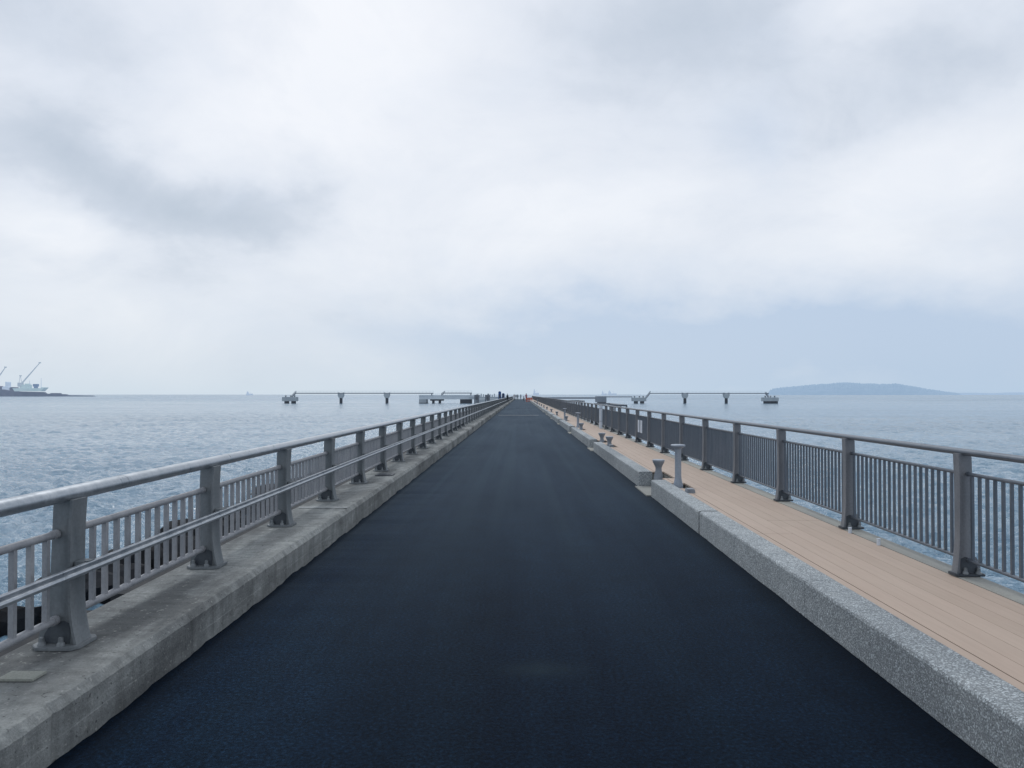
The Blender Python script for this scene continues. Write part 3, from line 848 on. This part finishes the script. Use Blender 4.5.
a = MB(); a.box(X(595)-X(600), X(605)-X(600), -3.5, 3.5, z_(402), z_(396.2)); a.build('head', m_dsteel, r)
a = MB(); a.box(X(597)-X(600), X(604.8)-X(600), -3.6, 3.6, z_(404)-.3, z_(402)-.01); a.build('column', m_ddark, r)

# ------------------------------------------------------------ far port on the left
DP = 1960.0; KP = DP/769
XP = lambda px, dd=0: RX(px, DP+dd)
ZP = lambda py: 1.6 + (394.5-py)*KP
mb = MB(); pr = [(-80,386.5),(-20,388),(4,389.5),(12,391),(20,391.5),(44,392),(46,393.6),(66,394.2),(68,395.2),(93,395.6),(95,397.2)]
v = [(XP(x), ZP(y)) for x, y in pr]
poly = [(XP(-80), SEA-2)] + v[:-1] + [(XP(96), SEA-2)]
mb.prism_y(list(reversed(poly)), DP-2, DP+6)
tag(mb.build('breakwater', m_port), kind='structure')
def pbox(x0, x1, y0, y1, d0, d1): return (XP(x0), XP(x1), DP+d0, DP+d1, ZP(y1), ZP(y0))
r = tag(empty('moored_ship', (0,0,0)), 'pale green and white ship moored at the far port', 'ship')
a = MB(); a.prism_y([(XP(18),ZP(388.2)),(XP(20),ZP(391.3)),(XP(46),ZP(391.3)),(XP(49.8),ZP(387.5)),(XP(47),ZP(387.2)),(XP(46),ZP(388.2))][::-1], DP-22, DP-4); a.build('hull', m_hull, r)
a = MB(); a.box(*pbox(26,34,384.6,388.19,-19,-8)); a.box(*pbox(29,33,383.6,384.59,-17,-10)); a.build('superstructure', m_hull, r)
a = MB(); a.box(*pbox(37,41.5,384,386.6,-17,-10)); a.box(*pbox(38,40.5,386.61,388.19,-17,-10)); a.build('deckhouse', m_blueh, r)
for px, t in ((44.5,378),(33,380.5)):
    a = MB(); a.tube((XP(px),DP-14,ZP(388.1)),(XP(px),DP-14,ZP(t)), .9, 6, .5); a.build('mast', m_ship, r)
def crane(x0, yb, yt, tipx, tipy, lab, topy=None):
    r = tag(empty('harbour_crane', (XP(x0,12), DP+12, ZP(yb))), lab, 'crane', 'cranes of the far port')
    h = ZP(yt)-ZP(yb)
    a = MB()
    for sx in (-4,4):
        for sy in (-4,4): a.tube((sx,sy,0),(sx*.6,sy*.6,h*.55), .9, 6)
    a.build('tower', m_hull, r)
    a = MB(); a.box(-5.5,5.5,-4,4,h*.55,h); a.build('cab', m_crane, r)
    tx, tz = (tipx-x0)*KP, ZP(tipy)-ZP(yb)
    a = MB(); o1 = Vector((2,0,h*.8)); o2 = Vector((tx,0,tz))
    for dy in (-1.4,1.4):
        for off in (0, 2.6): a.tube(o1+Vector((0,dy,off)), o2+Vector((0,dy*.3,off*.2)), .55, 5)
    for i in range(12):
        p0 = o1.lerp(o2, i/12); p1 = o1.lerp(o2, (i+1)/12); a.tube(p0+Vector((0,0,2.6*(1-i/12))), p1, .35, 4)
    a.box(tx-2.2, tx+2.2, -1.6, 1.6, tz-1, tz+2.0); a.build('jib', m_crane, r)
    if topy:
        tz2 = ZP(topy)-ZP(yb)
        a = MB(); a.tube((-4,0,h),(-1.5,0,tz2),.6,5); a.tube((3,0,h),(-.5,0,tz2),.6,5); a.box(-3,2.5,-1,1,tz2,tz2+2.6); a.build('mast_head', m_crane, r)
crane(20.5, 391.2, 382.5, 40, 362.5, 'tall harbour crane with long jib raised to the right', 376)
crane(-6, 389, 381, 5.5, 367, 'harbour crane at the left border, only its jib tip in view', 374)
for i_, (x0, x1, y0, y1, m_, l) in enumerate(((4,10,386.3,390.6,m_ship,'pale shed left of the crane'),(11.5,17,387,391.4,m_port,'dark low shed just beside the crane'),(-9,3,385.8,390,m_port,'dark shed at the left border'),(52,60,393,394.2,m_port,'low hut on the breakwater'),(7.2,9,381.6,386.2,m_ship,'slim pale tower behind the shed'))):
    r = tag(empty('port_shed', (XP((x0+x1)/2, 18), DP+18, ZP(y1))), l+' at the far port', 'shed')
    w, h = (x1-x0)*KP/2, ZP(y0)-ZP(y1)
    a = MB(); a.box(-w,w,-8,8,-2,h*.8); a.build('wall', m_, r)
    a = MB(); a.prism_y([(-w-.5,h*.8+.01),(w+.5,h*.8+.01),(w*.5,h),(-w*.5,h)], -8.5, 8.5); a.build('roof', m_, r)
# ships on the horizon
def ship(px, w, d, lab, z=1.0):
    k = d/769; r = tag(empty('ship', (RX(px, d), d, SEA)), lab, 'ship')
    L = w*k/2
    a = MB(); a.prism_y([(-L,1.8*k*z),(-L*.92,0),(L*.9,0),(L,2.0*k*z)][::-1], -8, 8); a.build('hull', m_ship, r)
    a = MB(); a.box(-L*.8,-L*.25,-6,6,1.8*k*z,3.6*k*z); a.box(-L*.7,-L*.45,-4,4,3.6*k*z,4.8*k*z); a.build('superstructure', m_ship, r)
    a = MB(); a.tube((L*.3,0,1.8*k*z),(L*.3,0,4.2*k*z), .12*k, 5); a.build('mast', m_ship, r)
ship(249.5, 6.5, 5200, 'tiny ship alone on the horizon at the left', .8)
ship(604, 5, 4300, 'hazy ship on the horizon above the box-headed pier, left of another', 1.0)
ship(612, 9, 4700, 'wider hazy ship on the horizon right beside the smaller one', 1.0)
ship(536, 6, 4300, 'faint tall ship on the horizon just right of the road end', 1.3)

# ------------------------------------------------------------ island and far shore
def ridge(name, pts, dist, mat, lab_, depth=900, amp=11):
    k = dist/769; mb = MB(); n = 260; m_ = 10
    x0, x1 = pts[0][0], pts[-1][0]
    for i in range(n+1):
        px = x0 + (x1-x0)*i/n
        for a_, b_ in zip(pts, pts[1:]):
            if a_[0] <= px <= b_[0]: t = (px-a_[0])/(b_[0]-a_[0]); y = a_[1]+(b_[1]-a_[1])*t; break
        top = max(0, (394.5-y)*k + 1.6 - SEA)
        top *= 1 + .05*noise.noise(Vector((px*.12,0,0)))
        top += (amp*noise.noise(Vector((px*.9,4,0))) + amp*.6*noise.noise(Vector((px*2.3,9,0)))) * min(1, top/40)
        for j in range(m_+1):
            u = j/m_; hh = top*math.sin(u*PI/2)**.7
            hh += amp*1.5*noise.noise(Vector((px*.5, u*5, 2)))*(1-abs(2*u-1))*min(1, top/40)
            mb.v.append((RX(px, dist+u*depth), dist + u*depth, SEA-1 + max(0, hh)*(1+u*depth/dist)))
    for i in range(n):
        for j in range(m_):
            a = i*(m_+1)+j; mb.f.append((a, a+m_+1, a+m_+2, a+1))
    return tag(mb.build(name, mat, smooth=True), kind='structure')
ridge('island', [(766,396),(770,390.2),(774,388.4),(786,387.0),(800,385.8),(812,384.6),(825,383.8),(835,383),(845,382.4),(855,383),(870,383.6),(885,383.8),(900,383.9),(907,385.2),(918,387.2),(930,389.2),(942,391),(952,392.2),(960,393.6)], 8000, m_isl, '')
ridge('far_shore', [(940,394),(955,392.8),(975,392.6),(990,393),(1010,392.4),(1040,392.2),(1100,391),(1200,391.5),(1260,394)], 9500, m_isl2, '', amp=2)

# ------------------------------------------------------------ world
W_ = bpy.data.worlds.new("World"); S.world = W_; W_.use_nodes = True
nt = W_.node_tree; nt.nodes.clear()
out = nt.nodes.new('ShaderNodeOutputWorld'); bg = nt.nodes.new('ShaderNodeBackground'); bg.inputs['Strength'].default_value = .1
nt.links.new(bg.outputs[0], out.inputs[0])
sun_el, sun_az = math.radians(48), math.radians(-14)      # azimuth measured from +Y (the pier axis) towards +X
sky = nt.nodes.new('ShaderNodeTexSky'); sky.sky_type = 'NISHITA'; sky.sun_disc = False
sky.sun_elevation = sun_el; sky.sun_rotation = sun_az; sky.air_density = 1.2; sky.dust_density = 3
tc = nt.nodes.new('ShaderNodeTexCoord'); D_ = tc.outputs['Generated']
sp = nt.nodes.new('ShaderNodeSeparateXYZ'); nt.links.new(D_, sp.inputs[0])
az = M(nt,'ARCTAN2', sp.outputs[0], sp.outputs[1]); el = M(nt,'ARCSINE', sp.outputs[2])
# cloud layer coordinates: direction projected on a high sheet, compressed towards the horizon
den = M(nt,'ADD', M(nt,'MAXIMUM', sp.outputs[2], 0), .5)
cb = nt.nodes.new('ShaderNodeCombineXYZ')
nt.links.new(M(nt,'DIVIDE', sp.outputs[0], den), cb.inputs[0]); nt.links.new(M(nt,'DIVIDE', sp.outputs[1], den), cb.inputs[1])
cl = cb.outputs[0]
def sn(scale, detail=5, rough=.55, dist=.3, off=0):
    mp = nt.nodes.new('ShaderNodeMapping'); mp.inputs['Location'].default_value = (off, off*.7, 0); nt.links.new(cl, mp.inputs[0])
    return nz(nt, mp.outputs[0], scale, detail, rough, dist)
wob1 = M(nt,'MULTIPLY', M(nt,'SUBTRACT', sn(2.0, 5, .6, 0, 3), .5), .30)
wob2 = M(nt,'MULTIPLY', M(nt,'SUBTRACT', sn(2.4, 5, .6, 0, 11), .5), .17)
azd = M(nt,'ADD', az, wob1); eld = M(nt,'ADD', el, wob2)
def ang(px, py):
    x = (px-521)/769; z = (394.5-py)/769
    return math.atan(x), math.atan(z/math.sqrt(1+x*x))
def blob(px, py, sx, sy, amp):
    a, e = ang(px, py)
    u = M(nt,'DIVIDE', M(nt,'SUBTRACT', azd, a), sx/769); v = M(nt,'DIVIDE', M(nt,'SUBTRACT', eld, e), sy/769)
    g = M(nt,'POWER', 2.718, M(nt,'MULTIPLY', M(nt,'ADD', M(nt,'MULTIPLY',u,u), M(nt,'MULTIPLY',v,v)), -1))
    return M(nt,'MULTIPLY', g, amp)
def total(base, lst):
    t = base
    for b_ in lst: t = M(nt,'ADD', t, b_)
    return t
detail = M(nt,'MULTIPLY', M(nt,'SUBTRACT', sn(2.2, 8, .58, .5, 0), .5), 1.0)
detail2 = M(nt,'MULTIPLY', M(nt,'SUBTRACT', sn(6.5, 7, .6, .5, 21), .5), .42)
L = total(.665, [detail, detail2,
    blob(330, 90, 130, 90, .38), blob(20, 235, 60, 38, .34), blob(930, 175, 130, 60, .26), blob(845, 12, 45, 18, .25), blob(560, 230, 200, 50, .22), blob(420,300,200,25,.05),
    blob(215, 200, 130, 34, -.56), blob(60, 150, 90, 30, -.34), blob(60, 30, 110, 40, -.24), blob(690, 45, 150, 45, -.28), blob(970, 70, 110, 40, -.32), blob(80,270,120,22,-.18), blob(560,20,60,40,-.1)])
Lc = nt.nodes.new('ShaderNodeClamp'); nt.links.new(L, Lc.inputs[0])
cloud = ramp(nt, Lc.outputs[0], [(0.05, lin(184,197,213)), (.38, lin(203,213,227)), (.62, lin(224,231,242)), (.95, lin(241,245,252))])
# thin blue-grey clear band low in the sky, stronger to the right
Bv = total(0, [blob(880, 345, 360, 60, 1.0), blob(590, 350, 260, 45, .85), blob(770, 120, 40, 30, .3), M(nt,'MULTIPLY', detail2, 1.2)])
Bc = nt.nodes.new('ShaderNodeClamp'); nt.links.new(Bv, Bc.inputs[0])
blue = mix(nt, cloud, lin(189,207,231), Bc.outputs[0])
# milky haze at the horizon
hz = M(nt,'POWER', 2.718, M(nt,'MULTIPLY', M(nt,'ABSOLUTE', el), -17))
hcol = mix(nt, lin(211,226,238), lin(187,209,231), ramp(nt, M(nt,'ADD', M(nt,'MULTIPLY', az, .8), .5), [(.3, G(0)), (.85, G(1))]))
col = mix(nt, blue, hcol, M(nt,'MULTIPLY', hz, .9))
sc_ = nt.nodes.new('ShaderNodeVectorMath'); sc_.operation = 'SCALE'; nt.links.new(col, sc_.inputs[0]); sc_.inputs['Scale'].default_value = 10.0
fin = mix(nt, sc_.outputs[0], sky.outputs[0], .06)
nt.links.new(fin, bg.inputs['Color'])

# ------------------------------------------------------------ sun (overcast) and camera
sd = bpy.data.lights.new('sun', 'SUN'); sd.energy = .8; sd.angle = math.radians(16); sd.color = (1, .99, .975)
so = bpy.data.objects.new('sun', sd); COL.objects.link(so)
dirv = Vector((math.sin(sun_az)*math.cos(sun_el), math.cos(sun_az)*math.cos(sun_el), math.sin(sun_el)))
so.rotation_euler = dirv.to_track_quat('Z', 'Y').to_euler(); so.location = (0, 0, 30)

cd = bpy.data.cameras.new('camera'); cd.sensor_width = 36; cd.lens = 769/1024*36; cd.clip_end = 60000; cd.clip_start = .05
co = bpy.data.objects.new('camera', cd); COL.objects.link(co); S.camera = co
co.location = (0, 0, 1.6)
co.rotation_euler = (math.radians(90) + math.atan(10.5/769), 0, math.atan(9/769))
S.view_settings.view_transform = 'Standard'; S.view_settings.look = 'None'; S.view_settings.exposure = 0
